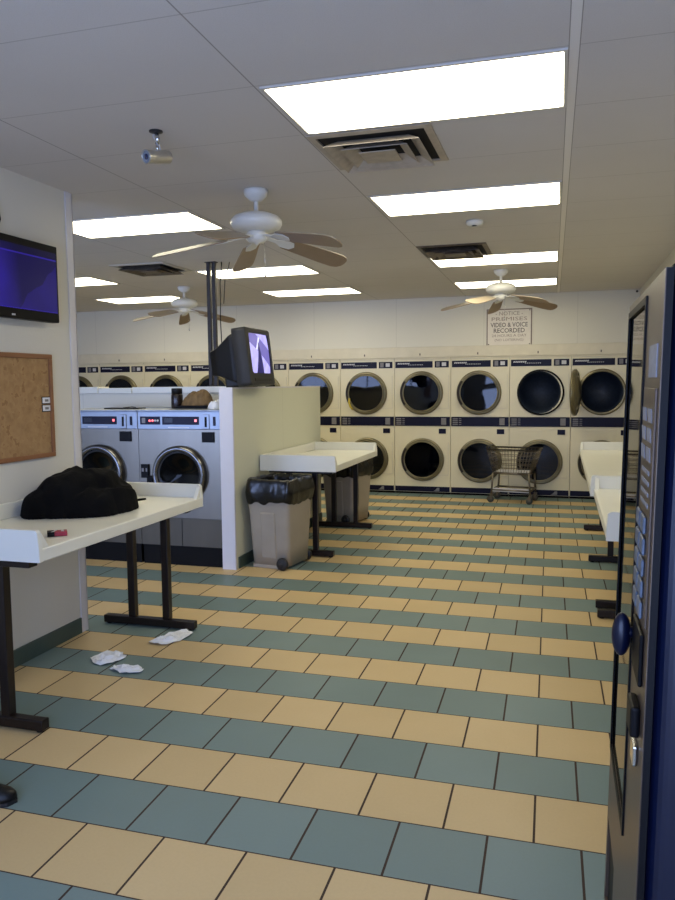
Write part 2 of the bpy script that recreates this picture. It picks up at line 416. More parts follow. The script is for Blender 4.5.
# ------------------------------------------------------------------ dryers
DW = .80; DH = 1.90
def holed_plate(mb, x0, x1, z0, z1, cx, cz, r, y, n=48):
    ang = [2*pi*k/n for k in range(n)]
    for cxn, czn in ((x0, z0), (x1, z0), (x1, z1), (x0, z1)): ang.append(math.atan2(czn-cz, cxn-cx) % (2*pi))
    ang = sorted(set(ang)); vs = []
    for a in ang:
        c, s_ = cos(a), sin(a); t = 1e9
        if c > 1e-9: t = min(t, (x1-cx)/c)
        if c < -1e-9: t = min(t, (x0-cx)/c)
        if s_ > 1e-9: t = min(t, (z1-cz)/s_)
        if s_ < -1e-9: t = min(t, (z0-cz)/s_)
        vs += [(cx+r*c, y, cz+r*s_), (cx+t*c, y, cz+t*s_)]
    m = len(ang)
    mb.add(vs, [(2*i, 2*i+1, 2*((i+1) % m)+1, 2*((i+1) % m)) for i in range(m)])
DOORS = ((-.012, 1.432), (.004, .490))     # upper and lower door centres
def dryer(label, x, upper='closed', group='stacked cream dryers along the back wall', tagm=True):
    t = thing('stacked_dryer', label, 'dryer', (x, YB, 0), 0, group)
    h = DW/2-.003
    b = MB()
    for (cx, cz), (z0, z1) in zip(DOORS, ((.93, DH), (.03, .93))): holed_plate(b, -h, h, z0, z1, cx, cz, .285, 0)
    b.add([(-h, 0, .03), (-h, 0, DH), (-h, .7, DH), (-h, .7, .03), (h, 0, .03), (h, 0, DH), (h, .7, DH), (h, .7, .03)],
          [(0, 1, 2, 3), (4, 7, 6, 5), (1, 5, 6, 2), (0, 3, 7, 4), (3, 2, 6, 7)])
    b.build('cabinet', M['cream'], t, fix=False)
    MB().box(-h, h, .03, .6, 0, .03).build('base_plinth', M['skirt'], t)
    # moulding on top of the row
    MB().box(-h, h, -.012, .02, DH, DH+.022, .003).build('top_rail', M['creamd'], t)
    # upper name strip with slanted print
    ns = MB().box(-.385, .145, -.006, 0, 1.785, 1.875, .002).build('name_strip', M['navy'], t)
    pr = MB()
    for k in range(7):
        a = -.355+k*.025; pr.prism([(a, 1.835), (a+.017, 1.835), (a+.026, 1.855), (a+.009, 1.855)], -.0075, -.006)
    for k in range(9):
        a = -.20+k*.024; pr.prism([(a, 1.822), (a+.014, 1.822), (a+.018, 1.83), (a+.004, 1.83)], -.0075, -.006)
    pr.build('name_print', M['ink'], ns)
    cs = MB().box(.175, .372, -.006, 0, 1.785, 1.875, .002).build('control_label', M['navy'], t)
    MB().box(.195, .245, -.0075, -.006, 1.797, 1.864).build('instruction_print', M['inkd'], cs)
    MB().box(.275, .335, -.0075, -.006, 1.805, 1.855).build('symbol_print', M['ink'], cs)
    # middle coin band
    cb = MB().box(-.392, .392, -.010, 0, .968, 1.098, .003).build('coin_panel', M['navy'], t)
    p = MB()
    for k in range(4): p.box(-.37, -.30, -.0115, -.010, .985+k*.026, 1.000+k*.026).box(-.285, -.25, -.0115, -.010, .988+k*.026, .998+k*.026)
    p.build('coin_print', M['inkd'], cb)
    MB().box(.27, .34, -.022, -.010, .985, 1.082, .004).build('coin_slot', M['inkd'], cb)
    MB().box(.235, .335, -.008, 0, .862, .930, .002).build('display_window', M['navy'], t)
    # kick strip
    k = MB().box(-.39, .39, -.006, 0, .035, .108, .002).build('kick_strip', M['navy'], t)
    MB().prism([(.16, .045), (.245, .045), (.245, .095), (.215, .095), (.19, .065)], -.0075, -.006).build('kick_print', M['inkd'], k)
    for (cx, cz), nm in zip(DOORS, ('upper', 'lower')):
        # service panel outline beside the door
        zt, zb = cz+.245, cz-.215
        MB().box(.362, .374, -.007, 0, zb, zt).box(.16, .374, -.007, 0, zb-.006, zb+.006).build('panel_trim', M['creamd'], t)
        st = upper if nm == 'upper' else 'closed'
        # drum behind the opening
        MB().lathe([(.285, .0), (.285, .04), (.262, .05), (.262, .5), (.0, .5)], 40, 'y', Matrix.Translation((cx, 0, cz)), caps=False).build('drum', M['drum'], t)
        if st == 'dark':
            MB().lathe([(.308, -.002), (.308, -.02), (.295, -.03), (.285, -.03)], 48, 'y', Matrix.Translation((cx+.02, 0, cz)), caps=False).build('door_seal', M['vblack'], t)
            continue
        fr = [(.305, -.001), (.305, -.02), (.292, -.036), (.272, -.038), (.266, -.028), (.266, .0)]
        MB().lathe(fr, 48, 'y', Matrix.Translation((cx, 0, cz)), caps=False).build('door_surround', M['ring'], t)
        if st == 'open':
            # door swung out on its left hinge
            X = Matrix.Translation((cx-.315, -.03, cz)) @ Matrix.Rotation(radians(-98), 4, 'Z') @ Matrix.Translation((.30, 0, 0))
            d = MB().lathe([(.30, .0), (.30, .03), (.27, .05), (.245, .05), (.245, .0)], 48, 'y', X, caps=False)
            d.lathe([(.30, .0), (.285, -.015), (.245, -.02), (.245, .0)], 48, 'y', X, caps=False)
            d = d.build('door', M['ring'], t, label='round dryer door standing wide open')
            MB().lathe([(.245, .03), (.2, .06), (.12, .085), (.0, .095)], 48, 'y', X, caps=False).build('door_glass', M['ring'], d)
            MB().box(cx-.335, cx-.30, -.04, 0, cz-.12, cz+.12, .004).build('hinge', M['hinge'], t)
            continue
        X = Matrix.Translation((cx, 0, cz))
        d = MB().lathe([(.268, -.030), (.268, -.048), (.260, -.056), (.250, -.052), (.247, -.035)], 48, 'y', X, caps=False).build('door', M['ring'], t)
        MB().lathe([(.249, -.040), (.0, -.042)], 48, 'y', X, caps=False).build('door_glass', M['glass'], d)
        arc = [(.279*cos(a), .279*sin(a)) for a in [pi-.62+.124*q for q in range(11)]]
        MB().tube([(cx+a, -.045, cz+c) for a, c in arc], .019, 8).build('hinge', M['hinge'], d)
    return t
seams = [.108-.8*k for k in range(-1, 11)]
names = {
    0: ('cream stacked dryer with its upper round door swung wide open', 'open'),
    1: ('cream stacked dryer whose upper opening is a plain black circle without a metal ring', 'dark'),
    2: ('cream stacked dryer under the left half of the notice sign, behind the wire cart', 'closed'),
    3: ('cream stacked dryer fourth from the right wall, both ringed doors shut and unobstructed', 'closed'),
    4: ('cream stacked dryer with yellow cloth caught at its upper door, fifth from the right wall', 'closed'),
    5: ('cream stacked dryer half hidden by the far end of the low partition wall', 'closed'),
    6: ('cream stacked dryer whose controls show just right of the small box television', 'closed'),
    7: ('cream stacked dryer seen between and behind the two black ceiling poles', 'closed'),
    8: ('cream stacked dryer peeping over the ledge above the left half of the right washer', 'closed'),
    9: ('cream stacked dryer peeping over the ledge above the left washer', 'closed'),
    10: ('cream stacked dryer farthest from the right wall, partly cut off by the wall corner', 'closed'),
}
dry = {}
for k in range(11):
    x = .122+.4-.8*k; lb, up = names[k]
    if k in (0, 1, 2): dry[k] = dryer(lb, x, up)
    else: dry[k] = dup(dry[2], (x, YB, 0), None, lb)
# number marks above the row
for k in range(11):
    x = .122+.4-.8*k-.03
    tg = MB().box(x-.008, x+.008, YB-.024, YB-.0205, 1.955, 1.985).build('number_tag', M['signt'])
    tag(tg, 'small dark number mark on the cream board above a dryer', 'tag', 'number marks above the dryers')
# yellow cloth caught at the door ring of the fifth dryer
y = MB(); x = .122+.4-3.2
y.tube([(x-.245, YB-.062, 1.36), (x-.25, YB-.068, 1.30), (x-.23, YB-.066, 1.24), (x-.195, YB-.066, 1.20)], .014, 8, Matrix.Translation((0, -.014, 0)))
tag(y.build('yellow_cloth', M['yell']), 'scrap of yellow cloth caught in an upper dryer door ring', 'cloth')

# ------------------------------------------------------------------ washers
def washer(label, x, y0):
    t = thing('front_load_washer', label, 'washer', (x, y0, 0), 0, 'steel washers in front of the bulkhead')
    h = .397; D = .82
    cz, cx, R = .800, .002, .240
    b = MB(); holed_plate(b, -h, h, .42, 1.19, cx, cz, R-.02, 0)
    b.add([(-h, 0, .42), (-h, 0, 1.19), (-h, D, 1.19), (-h, D, .42), (h, 0, .42), (h, 0, 1.19), (h, D, 1.19), (h, D, .42)], [(0, 1, 2, 3), (4, 7, 6, 5), (3, 2, 6, 7), (1, 5, 6, 2), (0, 3, 7, 4)])
    b.build('cabinet', M['steel'], t, fix=False)
    lp = MB().box(-h, h, .004, D, .172, .417).build('lower_panel', M['lowpan'], t)
    MB().box(-.002, .002, .001, .006, .175, .41).build('panel_seam', M['skirt'], lp)
    MB().box(-h+.01, h-.01, .012, D-.02, 0, .172).build('skirt', M['skirt'], t)
    hd = MB().box(-h, h, -.012, D, 1.192, 1.345, .004).build('control_head', M['panelblue'], t)
    MB().box(-h-.001, h+.001, -.018, D, 1.345, 1.357, .003).build('top_lid', M['panelblue'], t)
    a = MB().box(-.370, -.175, -.016, -.012, 1.232, 1.302, .002).build('selector_panel', M['navy'], t)
    MB().box(-.352, -.318, -.0175, -.016, 1.245, 1.290).build('selector_print', M['inkd'], a)
    for k, (xx, mm) in enumerate(((-.275, M['led']), (-.247, M['led']), (-.222, M['ink']), (-.197, M['ink']))):
        MB().lathe([(.0, -.019), (.010, -.019), (.010, -.016)], 12, 'y', Matrix.Translation((xx, 0, 1.266)), caps=False).build('indicator_lamp', mm, a)
    c = MB().box(-.155, .195, -.016, -.012, 1.232, 1.302, .002).build('display_panel', M['navy'], t)
    MB().box(-.135, -.055, -.0175, -.016, 1.25, 1.288).build('display', M['vblue'], c)
    MB().box(.155, .175, -.0175, -.016, 1.258, 1.278).build('start_lamp', M['led'], c)
    cs = MB().box(.232, .292, -.022, -.012, 1.196, 1.320, .004).build('coin_slide', M['panelblue'], t)
    MB().box(.252, .272, -.024, -.022, 1.215, 1.30).build('coin_slot', M['vblack'], cs)
    MB().box(.325, .350, -.016, -.012, 1.225, 1.302, .002).build('coin_return', M['navy'], t)
    MB().box(.215, .330, -.012, 0, 1.082, 1.170, .003).build('coin_vault_door', M['vblack'], t)
    MB().box(-.10, .10, -.0145, -.012, 1.204, 1.212).build('model_plate', M['ink'], t)
    X = Matrix.Translation((cx, 0, cz))
    MB().lathe([(R-.02, 0), (R-.03, .03), (R-.04, .5), (0, .5)], 40, 'y', X, caps=False).build('drum', M['drum'], t)
    d = MB().lathe([(R+.012, -.001), (R+.012, -.04), (R-.002, -.062), (R-.022, -.062), (R-.036, -.045), (R-.038, -.02)], 56, 'y', X, caps=False).build('door', M['ringd'], t)
    MB().lathe([(R-.037, -.03), (R-.05, -.034), (R-.055, -.02)], 48, 'y', X, caps=False).build('door_gasket', M['gasket'], d)
    MB().lathe([(R-.052, -.03), (.12, -.012), (.06, .01), (.0, .02)], 48, 'y', X, caps=False).build('door_glass', M['wglass'], d)
    lk = MB().box(-.375, -.30, -.02, 0, .765, .885, .004).build('door_lock', M['vblack'], t)
    MB().box(-.365, -.345, -.023, -.02, .82, .85).box(-.325, -.312, -.023, -.02, .82, .85).build('lock_print', M['inkd'], lk)
    MB().box(-.30, -.235, -.06, -.02, .70, .79, .012).build('door_handle', M['vblack'], d)
    return t
w1 = washer('stainless front-load washer next to the white end of the partition', -3.148, 5.85)
w2 = dup(w1, (-3.946, 5.85, 0), None, 'stainless front-load washer partly covered by the wall end and the black garment')

# ------------------------------------------------------------------ folding tables
def folding_table(label, xf, xb, y0, y1, sup, ends=(1, 1), group=None):
    """xf = front edge, xb = wall edge; table runs along y. sup: list of (y, foot_start_offset)"""
    sg = 1 if xf > xb else -1            # +1: wall on the left
    W = abs(xf-xb); xo = min(xf, xb)
    t = thing('folding_table', label, 'table', (xb, (y0+y1)/2, 0), 0 if sg > 0 else pi, group)
    Lh = (y1-y0)/2
    # local: x from 0 (wall) to W (front)
    MB().box(0, W, -Lh, Lh, .79, .85, .006).build('tabletop', M['white'], t)
    bl = MB().box(0, .022, -Lh, Lh, .85, .935, .004)
    bl.build('back_lip', M['white'], t)
    for s_ in (-1, 1):
        e = MB(); a, b = (s_*(Lh+.002), s_*(Lh-.022))
        e.prism([(.0, .791), (W+.001, .791), (W+.001, .85), (W-.006, .925), (W-.018, .935), (0, .935)], min(a, b+0), max(a, b), 'xz')
        # raised corner return that tapers down along the front edge
        e.prism([(s_*(Lh-.02), .85), (s_*(Lh-.02), .925), (s_*(Lh-.075), .85)], W-.03, W-.005, 'yz')
        e.build('end_lip', M['white'], t)
    for (yy, fs, fe) in sup:
        yl = (yy-(y0+y1)/2)*sg
        f = thing_part('leg_frame', t)
        x0, x1 = W-.69, W-.03-fs
        MB().box(x0, x1, yl-.027, yl+.027, .008, .058, .006).build('foot_bar', M['legs'], f)
        g = MB()
        for xx in (x0+.03, x1-.03): g.lathe([(.018, 0), (.018, .01)], 12, 'z', Matrix.Translation((xx, yl, 0)))
        g.build('foot_pad', M['blackp'], f)
        for px in (W-.23, W-.48): MB().box(px-.024, px+.024, yl-.024, yl+.024, .058, .765, .004).build('post', M['legs'], f)
        MB().box(.05, W-.06, yl-.03, yl+.03, .762, .79, .003).build('top_bar', M['legs'], f)
    return t
def thing_part(name, parent):
    o = bpy.data.objects.new(name, None); COL.objects.link(o); o.parent = parent; return o
TG = 'white laminate folding tables with raised lips'
folding_table('white laundry folding table under the cork board holding a black garment', -2.20, -2.918, 2.78, 4.375, [(2.812, 0, 0), (4.29, 0, 0)], group=TG)
folding_table('white laundry folding table against the low partition with bins beneath it', -1.90, -2.617, 6.36, 7.93, [(6.48, .03, 0), (7.89, .02, 0)], group=TG)
folding_table('short white folding table by the right wall nearest the vending machine', .222, XR-.012, 3.87, 5.36, [(4.1, .14, 0), (5.22, .0, 0)], group=TG)
folding_table('long white folding table by the right wall close to the dryers', .200, XR-.012, 5.385, 8.42, [(5.44, .02, 0), (6.87, .02, 0), (8.34, .02, 0)], group=TG)

# ------------------------------------------------------------------ bins
def rrect(w, d, r, n=6, sub=1):
    p = []
    for cx, cy, a0 in ((w-r, d-r, 0), (-w+r, d-r, 90), (-w+r, -d+r, 180), (w-r, -d+r, 270)):
        for k in range(n+1):
            a = radians(a0+90*k/n); p.append((cx+r*cos(a), cy+r*sin(a)))
    if sub > 1:
        q = []
        for a, b in zip(p, p[1:]+p[:1]):
            m = sub if math.dist(a, b) > .08 else 1
            q += [(a[0]+(b[0]-a[0])*k/m, a[1]+(b[1]-a[1])*k/m) for k in range(m)]
        p = q
    return p
def loft(mb, rings, smooth=True, cap0=True, cap1=False, X=None):
    n = len(rings[0]); vs = [p for r in rings for p in r]; fs = []
    for j in range(len(rings)-1):
        for k in range(n): fs.append((j*n+k, j*n+(k+1) % n, (j+1)*n+(k+1) % n, (j+1)*n+k))
    if cap0: fs.append(tuple(range(n))[::-1])
    if cap1: fs.append(tuple(range((len(rings)-1)*n, len(rings)*n)))
    mb.add(vs, fs, smooth, X); return mb
def wheeled_bin(label, loc, rz, seed, drop=.17, H=.745):
    t = thing('wheeled_bin', label, 'trash bin', loc, rz, 'wheeled bins with black liners')
    b = MB()
    loft(b, [[(x, y, z) for x, y in rrect(.178+.038*z/H, .185+.045*z/H, .045)] for z in (.03, .2, .4, .6, H)])
    # molded handle recess on the front face
    b.build('bin_body', M['bin'], t)
    f = MB().box(-.075, .07, -.229, -.20, .10, .50, .012, X=Matrix.Rotation(radians(3.4), 4, 'X') @ Matrix.Translation((0, .033, 0)))
    f.build('molded_panel', M['bin'], t)
    MB().box(-.17, .12, -.19, .15, .0, .031, .006).build('foot', M['bin'], t)
    rnd = random.Random(seed); L = MB(); rings = []
    n = len(rrect(1, 1, .1))
    lv = [(.80, H+.012, 0), (.92, H+.03, 0), (1.01, H+.025, .2), (1.05, H-.01, .5), (1.085, H-.07, 1), (1.09, H-drop*.6, 1.2), (1.06, H-drop, 1.6), (1.0, H-drop-.005, 1.2)]
    base = rrect(.213, .226, .055, 5, 9)
    for i, (s_, z, w) in enumerate(lv):
        r = []
        for k, (x, y) in enumerate(base):
            q = noise.noise(Vector((x*14+seed, y*14, z*10)))
            q2 = noise.noise(Vector((x*30+seed*3, y*30, z*9)))
            m_ = s_*(1+.05*w*q+.035*w*q2)
            r.append((x*m_, y*m_, z+.035*w*q*(1 if i > 4 else .3)+.014*q2))
        rings.append(r)
    loft(L, [[(x*.86, y*.86, H-.25) for x, y in base]]+rings, cap0=True)
    o = L.build('bin_liner', M['bag'], t)
    md = o.modifiers.new('s', 'SUBSURF'); md.levels = 1; md.render_levels = 2
    return t
def add_wheels(t, pts, axis):
    for (x, y) in pts:
        w = MB().lathe([(.0, -.02), (.03, -.02), (.05, -.016), (.055, 0), (.05, .016), (.03, .02), (.0, .02)], 24, axis, Matrix.Translation((x, y, .055)), caps=False).build('wheel', M['gasket'], t)
        MB().lathe([(.0, -.024), (.016, -.024), (.018, .024), (.0, .024)], 16, axis, Matrix.Translation((x, y, .055)), caps=False).build('hub', M['greyp'], w)
b1 = wheeled_bin('grey wheeled bin with shiny black liner, standing in front of the partition table', (-2.335, 6.12, 0), radians(-9), 3)
add_wheels(b1, [(.135, -.215), (.135, .215)], 'y')
b2 = wheeled_bin('grey wheeled bin with black liner standing beyond the far end of the partition table', (-2.335, 8.27, 0), radians(-16), 9, drop=.19, H=.735)
add_wheels(b2, [(.11, -.215), (.11, .215)], 'y')

# ------------------------------------------------------------------ partition television
def crt_tv():
    t = thing('box_television', 'black box television standing on top of the low partition wall', 'television', (-2.62, 6.14, 1.549))
    X = Matrix.Rotation(radians(-6.5), 4, 'Y')
    h, Hh = .28, .492
    # bezel front at local x=.15
    bz = MB(); w = h
    o = rrect(w, Hh/2, .03)
    def ring(s_, x): return [(x, a*s_, Hh/2+b*s_) for a, b in o]
    loft(bz, [ring(.97, .02), ring(1, .022), ring(1, .135), ring(.97, .145)], True, False, False, X)
    i1 = rrect(w*.80, Hh/2*.70, .03)
    loft(bz, [ring(.97, .145), [(.152, a, Hh/2+.028+b) for a, b in i1], [(.135, a, Hh/2+.028+b) for a, b in i1]], False, False, False, X)
    bz.build('bezel', M['greyp'], t)
    b = MB(); e0 = ring(.93, .03)
    def rg(hw, z0, z1, x): return [(x, a*hw/w, z0+(b/Hh+.5)*(z1-z0)) for a, b in o]
    loft(b, [rg(.262, .02, .46, .03), rg(.25, .05, .44, -.03), rg(.19, .11, .36, -.17), rg(.175, .125, .335, -.245)], True, True, True, X)
    b.box(-.13, .03, -.2, .2, 0, .15, .02, X)
    b.build('rear_housing', M['blackp'], t)
    s_ = MB(); n = 10; vs = []; fs = []
    for i in range(n+1):
        for j in range(n+1):
            a = -1+2*i/n; c = -1+2*j/n
            vs.append((.150-.02*(a*a+c*c)/2, a*w*.79, c*Hh/2*.69))
    for i in range(n):
        for j in range(n): fs.append((i*(n+1)+j, (i+1)*(n+1)+j, (i+1)*(n+1)+j+1, i*(n+1)+j+1))
    s_.add(vs, fs, True)
    so = s_.build('screen', M['crt'], t); so.location = X @ Vector((0, 0, Hh/2+.028)); so.rotation_euler = (0, radians(-6.5), 0)
    MB().box(.146, .152, -.19, .19, .035, .06, .002, X).build('control_strip', M['blackp'], t)
    cb = MB().tube([(.03, .29, .12), (.06, .33, .10), (.09, .34, .06), (.10, .335, .01), (.05, .33, .004)], .004, 6).build('cable', M['blackp'], t)
    return t
crt_tv()

# support poles from the ledge to the ceiling
for i, x in enumerate((-3.287, -3.232)):
    t = thing('ceiling_pole', ['black square pole from ledge to ceiling, the one farther from the television',
                               'black square pole from ledge to ceiling, the one nearer the television'][i], 'pole', (x, 6.78, 1.556))
    MB().box(-.018, .018, -.018, .018, .006, ZC-1.556-.006, .003).build('shaft', M['pole'], t)
    MB().box(-.030, .030, -.030, .030, 0, .006).box(-.030, .030, -.030, .030, ZC-1.556-.006, ZC-1.556).build('end_plate', M['pole'], t)
cw = MB()
cw.tube([(-3.16, 6.80, ZC), (-3.155, 6.79, 2.72), (-3.17, 6.78, 2.55), (-3.155, 6.75, 2.45), (-3.165, 6.76, 2.2), (-3.15, 6.75, 1.9), (-3.135, 6.74, 1.7), (-3.1, 6.75, 1.57)], .005, 6)
tag(cw.build('hanging_cable', M['blackp']), 'thin black cable running down beside the ceiling poles', 'cable')
cw = MB().tube([(-3.09, 6.83, ZC), (-3.095, 6.82, 2.70), (-3.125, 6.80, 2.6), (-3.14, 6.79, 2.35)], .004, 6)
tag(cw.build('hanging_cable', M['greyp']), 'short slanting wire hanging from ceiling near the poles', 'cable')

# ------------------------------------------------------------------ ceiling fittings
def troffer(col, y, label, d=.6):
    x1 = GX0-GXS*col-.018-.011*(y-2.9); x0 = x1-1.178
    t = thing('ceiling_light', label, 'ceiling light', ((x0+x1)/2, y+.3, ZC), 0, 'fluorescent ceiling light panels')
    w = (x1-x0)/2; q = .296
    f = MB()
    for a in ((-w, w, -q, -q+.014), (-w, w, q-.014, q), (-w, -w+.014, -q+.014, q-.014), (w-.014, w, -q+.014, q-.014)): f.box(*a, -.008, -.0005)
    f.build('fixture_frame', M['tee'], t)
    D = MB(); a, b = w-.014, q-.014
    def r(i, z): return [(x, y_, z) for x, y_ in rrect(a-i, b-i, .02+.001, 4)]
    loft(D, [r(0, -.004), r(.006, -.009), r(.03, -.012)], True, False, True)
    D.build('diffuser', M['trof'], t)
    return t
gy = lambda k: GY0+GYS*k+.008
TR = [(0, gy(0), 'large bright ceiling light panel nearest the camera, beside the square vent'),
      (0, gy(3), 'bright ceiling light panel between the square vent and the smoke detector'),
      (0, gy(7), 'bright ceiling light panel directly before the small vent near the notice sign'),
      (0, gy(10), 'bright ceiling light panel right above the ceiling fan by the notice sign'),
      (2, gy(3), 'large bright ceiling light panel left of the big white ceiling fan'),
      (2, gy(7), 'bright ceiling light panel behind the big white ceiling fan blades'),
      (2, gy(10), 'narrow-looking ceiling light panel over the box television, close to the back wall'),
      (4, gy(7), 'ceiling light panel cut off by the wall corner beside the hanging television'),
      (4, gy(10), 'ceiling light panel beside the fan farthest from the camera')]
for a, b, c in TR: troffer(a, b, c)

def vent(x0, y0, label, dark=False, pale=False):
    t = thing('ceiling_vent', label, 'air vent', (x0+.3, y0+.3, ZC), 0, 'square ceiling air vents')
    m = M['ventg'] if dark else M['vent']
    MB().box(-.27, .27, -.27, .27, -.002, -.0005).build('duct_shade', M['ventd'], t)  # near-black sheet stands in for the shade inside the duct
    def sq(h, z): return [(-h, -h, z), (h, -h, z), (h, h, z), (-h, h, z)]
    f = MB()
    vs = sq(.298, -.001)+sq(.298, -.008)+sq(.262, -.012)+sq(.262, -.003)
    fs = []
    for j in range(3):
        for k in range(4): fs.append((j*4+k, j*4+(k+1) % 4, j*4+4+(k+1) % 4, j*4+4+k))
    f.add(vs, fs); f.build('vent_frame', M['tee'] if pale else m, t)
    for a, b in ((.235, .175), (.165, .105)):
        r = MB(); vs = sq(a, -.016)+sq(b, -.045)+sq(b, -.048)+sq(a, -.019) if False else sq(a, -.045)+sq(b, -.008)+sq(b, -.005)+sq(a, -.042)
        fs = []
        for j in range(4):
            for k in range(4): fs.append((j*4+k, j*4+(k+1) % 4, ((j+1) % 4)*4+(k+1) % 4, ((j+1) % 4)*4+k))
        r.add(vs, fs); r.build('louver', m, t)
    MB().box(-.092, .092, -.092, .092, -.046, -.040, .002).build('center_plate', m, t)
    return t
vent(GX0-GXS+.006, gy(1), 'square stepped ceiling air vent beside the nearest light panel')
vent(GX0-GXS+.006-.04, gy(6), 'small dark ceiling air vent in front of the light near the sign', True)
vent(GX0-GXS*3-.646, gy(6), 'dark ceiling air vent left of the two black poles', True, True)

def fan(x, y, a0, label):
    t = thing('ceiling_fan', label, 'ceiling fan', (x, y, ZC), 0, 'white ceiling fans with brown blades')
    MB().lathe([(.0, 0), (.072, 0), (.075, -.012), (.068, -.035), (.035, -.066), (.022, -.07), (0, -.07)], 32, caps=False).build('canopy', M['fanw'], t)
    MB().lathe([(.014, -.065), (.014, -.13), (.03, -.135), (.034, -.15)], 20, caps=False).build('downrod', M['fanw'], t)
    MB().lathe([(0, -.128), (.04, -.132), (.09, -.142), (.135, -.160), (.155, -.182), (.157, -.205), (.145, -.228), (.11, -.243), (.075, -.250), (0, -.25)], 40, caps=False).build('motor_housing', M['fanw'], t)
    MB().lathe([(.05, -.25), (.062, -.258), (.064, -.295), (.05, -.312), (.012, -.318), (.012, -.326), (0, -.328)], 28, caps=False).build('switch_housing', M['fanw'], t)
    for k in range(5):
        a = radians(a0+72*k)
        X = Matrix.Rotation(a, 4, 'Z') @ Matrix.Translation((0, 0, -.262)) @ Matrix.Rotation(radians(11), 4, 'Y') @ Matrix.Rotation(radians(-19), 4, 'X')
        up = []; w0, w1 = .056, .074
        out = [(.20, -w0), (.30, -w0-.006), (.50, -w1), (.60, -w1), (.635, -w1+.012), (.655, -.035), (.66, 0), (.655, .035), (.635, w1-.012), (.60, w1), (.50, w1), (.30, w0+.006), (.20, w0), (.185, .03), (.185, -.03)]
        bl = MB().prism(out, -.003, .003, 'xy', X).build('blade', M['blade'], t)
        ir = MB().prism([(.07, -.018), (.14, -.014), (.19, -.04), (.25, -.035), (.27, 0), (.25, .035), (.19, .04), (.14, .014), (.07, .018)], -.009, -.0035, 'xy', X)
        ir.build('blade_iron', M['fanw'], bl)
    MB().tube([(.04, .03, -.31), (.041, .03, -.50)], .0016, 5).lathe([(0, 0), (.006, .004), (.006, .018), (0, .024)], 8, 'z', Matrix.Translation((.041, .03, -.522)), caps=False).build('pull_chain', M['chrome'], t)
    return t
fan(-1.806, 4.40, 50, 'large white ceiling fan with brown blades nearest the camera')
fan(-.63, 8.26, 30, 'white ceiling fan with brown blades hanging before the notice sign')
fan(-4.385, 8.36, 46, 'white ceiling fan seen far off to the left of the black poles')

# smoke detector
t = thing('smoke_detector', 'small round white smoke detector on ceiling behind the second light panel', 'smoke detector', (-.63, 5.73, ZC))
MB().lathe([(0, 0), (.062, 0), (.064, -.012), (.055, -.03), (.03, -.04), (0, -.04)], 28, caps=False).build('housing', M['fanw'], t)
MB().lathe([(0, -.004), (.02, -.004), (.018, .006)], 12, 'z', Matrix.Translation((0, -.02, -.036)), caps=False).build('sensor', M['greyp'], t)

# security camera
t = thing('security_camera', 'small silver bullet security camera hanging from ceiling', 'camera', (-1.832, 3.257, ZC))
MB().lathe([(0, 0), (.032, 0), (.032, -.005), (.012, -.009), (0, -.009)], 20, caps=False).build('mount_plate', M['greyp'], t)
MB().tube([(0, 0, -.005), (.008, 0, -.03), (.004, 0, -.06)], .010, 8).tube([(.004, 0, -.055), (.006, 0, -.095)], .007, 8).build('bracket', M['chrome'], t)
# body axis: points towards camera/left and down
ax = Vector((-.368, -.91, -.19)).normalized(); c0 = Vector((.004, .0, -.118))
Q = ax.to_track_quat('Z', 'Y').to_matrix().to_4x4(); X = Matrix.Translation(c0) @ Q
bd = MB().lathe([(0, -.07), (.026, -.07), (.031, -.062), (.032, .062), (.032, .068), (.028, .070), (.027, .063)], 28, 'z', X, caps=False).build('camera_body', M['cam'], t)
MB().lathe([(.0275, .0635), (.011, .0635)], 28, 'z', X, caps=False).build('infrared_ring', M['panelblue'], bd)
MB().lathe([(.013, .065), (.0, .069)], 20, 'z', X, caps=False).build('lens', M['lens'], bd)
MB().tube([(.0, .0, -.008), (-.022, .008, -.02), (.0, .004, -.045), (.014, .006, -.07), (.012, .02, -.10)], .003, 6).build('cable', M['ink'], t)

# ------------------------------------------------------------------ notice sign
t = thing('notice_sign', 'white framed notice sign about video recording on back wall', 'sign', (-.692, YB, 2.31))
MB().box(-.30, .30, -.010, .003, -.255, .25).build('frame', M['signb'], t)
p = MB().box(-.285, .285, -.014, -.010, -.24, .235).build('sign_board', M['signw'], t)
for s_, z, sz, w, m in (('- NOTICE -', .185, .075, .36, 'signt2'), ('PREMISES', .112, .07, .47, 'signt2'), ('VIDEO & VOICE', .032, .085, .49, 'signt'), ('RECORDED', -.044, .085, .41, 'signt'),
                        ('24 HOURS A DAY', -.11, .052, .46, 'signt2'), ('(NO LOITERING)', -.168, .045, .38, 'signt2')):
    textmesh('lettering', s_, sz, M[m], p, (0, -.0155, z), width=w, bold=.001 if m == 'signt' else 0)
g = MB()
for sx in (-1, 1):
    for sz in (-1, 1): g.lathe([(0, -.018), (.007, -.016), (.008, -.014)], 10, 'y', Matrix.Translation((sx*.27, 0, sz*.225)), caps=False)
g.build('screw', M['hinge'], p)
tag(MB().lathe([(0, -.012), (.014, -.010), (.016, 0), (0, 0)], 12, 'y', Matrix.Translation((.915, YB+.003, 2.725)), caps=False).build('wall_sensor', M['hinge']), 'tiny dark knob high on back wall near the right corner', 'sensor')

